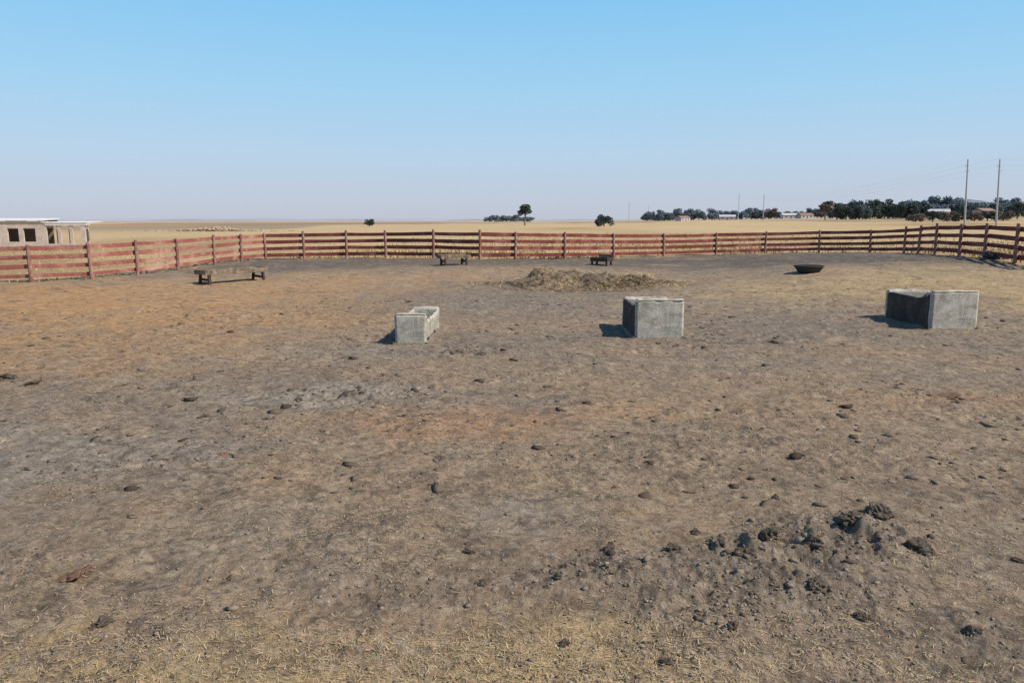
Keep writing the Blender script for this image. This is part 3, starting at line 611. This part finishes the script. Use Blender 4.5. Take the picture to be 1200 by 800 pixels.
# ------------------------------------------------------------------ HILLS
def hills(name,D,u0,u1,fn,m,lab,depth=600):
    us=np.linspace(u0,u1,260); V=[];n=len(us)
    for u in us:
        s=(u-600)/F; h=max(-8,CAMZ-(fn(u)-258)*D/F)
        V+= [((D-depth)*s,(D-depth),-20),((D-depth*.5)*s,D-depth*.5,h*.6-4),(D*s,D,h),((D+depth)*s,D+depth,-30)]
    Q=[(i*4+e,i*4+4+e,i*4+5+e,i*4+1+e) for i in range(n-1) for e in range(3)]
    o=mk(name,V,Q,m,None,True); o['kind']='structure'; o['label']=lab
def nz(u,s,k): return float(fbm(np.array([u*s]),np.array([k*3.3]),4,k)[0])-.5
hills('distant_hills',6500,-900,2300,lambda u:256-3*sm(650,1000,u)-4*sm(850,1150,u)+nz(u,.012,1)*7,M['hills'],'low hazy ridges along the horizon')
hills('low_ridge',3600,-700,2200,lambda u:258.5-5.5*sm(650,1100,u)+nz(u,.02,3)*5,M['hill3'],'low brownish grey swell of land below the horizon')
hills('scrub_hill',2600,960,1700,lambda u:249-14*math.exp(-((u-1105)/60)**2)-9*sm(1060,1250,u)+nz(u,.05,2)*5,M['hill2'],'hazy scrub covered hill behind the houses on the right')
# ------------------------------------------------------------------ LIGHT, SKY
EL=math.radians(45); AZ=math.radians(22)
sd=Vector((math.cos(EL)*math.cos(AZ),-math.cos(EL)*math.sin(AZ),math.sin(EL)))
l=bpy.data.lights.new('sun','SUN'); l.energy=5.0; l.angle=math.radians(.5); l.color=(1,.925,.815); lo=bpy.data.objects.new('sun',l); COL.objects.link(lo); lo.rotation_euler=sd.to_track_quat('Z','Y').to_euler()
w=bpy.data.worlds.new('World'); S.world=w; w.use_nodes=True; N=w.node_tree.nodes; Lk=w.node_tree.links; bg=N['Background']; bg.inputs[1].default_value=.1
sky=N.new('ShaderNodeTexSky'); sky.sky_type='NISHITA'; sky.sun_disc=False; sky.sun_elevation=EL; sky.sun_rotation=math.radians(90)+AZ; sky.altitude=1500; sky.dust_density=2; sky.air_density=1
tc=N.new('ShaderNodeTexCoord'); sx=N.new('ShaderNodeSeparateXYZ'); Lk.new(tc.outputs['Generated'],sx.inputs[0])
rp=N.new('ShaderNodeValToRGB'); cr=rp.color_ramp
st=[(0,(.53,.57,.67)),(.03,(.53,.60,.73)),(.085,(.49,.66,.84)),(.16,(.38,.67,.91)),(.27,(.25,.60,.94)),(.5,(.07,.21,.46)),(1,(.03,.10,.27))]
cr.elements[0].position=0;cr.elements[0].color=(*st[0][1],1);cr.elements[1].position=1;cr.elements[1].color=(*st[-1][1],1)
for p_,c_ in st[1:-1]: e=cr.elements.new(p_); e.color=(*c_,1)
Lk.new(sx.outputs['Z'],rp.inputs[0]); sc_=N.new('ShaderNodeVectorMath'); sc_.operation='SCALE'; sc_.inputs['Scale'].default_value=10; Lk.new(rp.outputs[0],sc_.inputs[0])
mx=N.new('ShaderNodeMixRGB'); mx.inputs[0].default_value=.9; Lk.new(sky.outputs[0],mx.inputs[1]); Lk.new(sc_.outputs[0],mx.inputs[2]); Lk.new(mx.outputs[0],bg.inputs[0])
S.view_settings.view_transform='Standard'; S.view_settings.look='None'; S.view_settings.exposure=0
cam=bpy.data.cameras.new('camera'); cam.sensor_width=36; cam.lens=36*F/1200; cam.clip_end=20000; cam.clip_start=.05
co=bpy.data.objects.new('camera',cam); COL.objects.link(co); co.location=(0,0,CAMZ); co.rotation_euler=(math.radians(90)-PITCH,0,0); S.camera=co
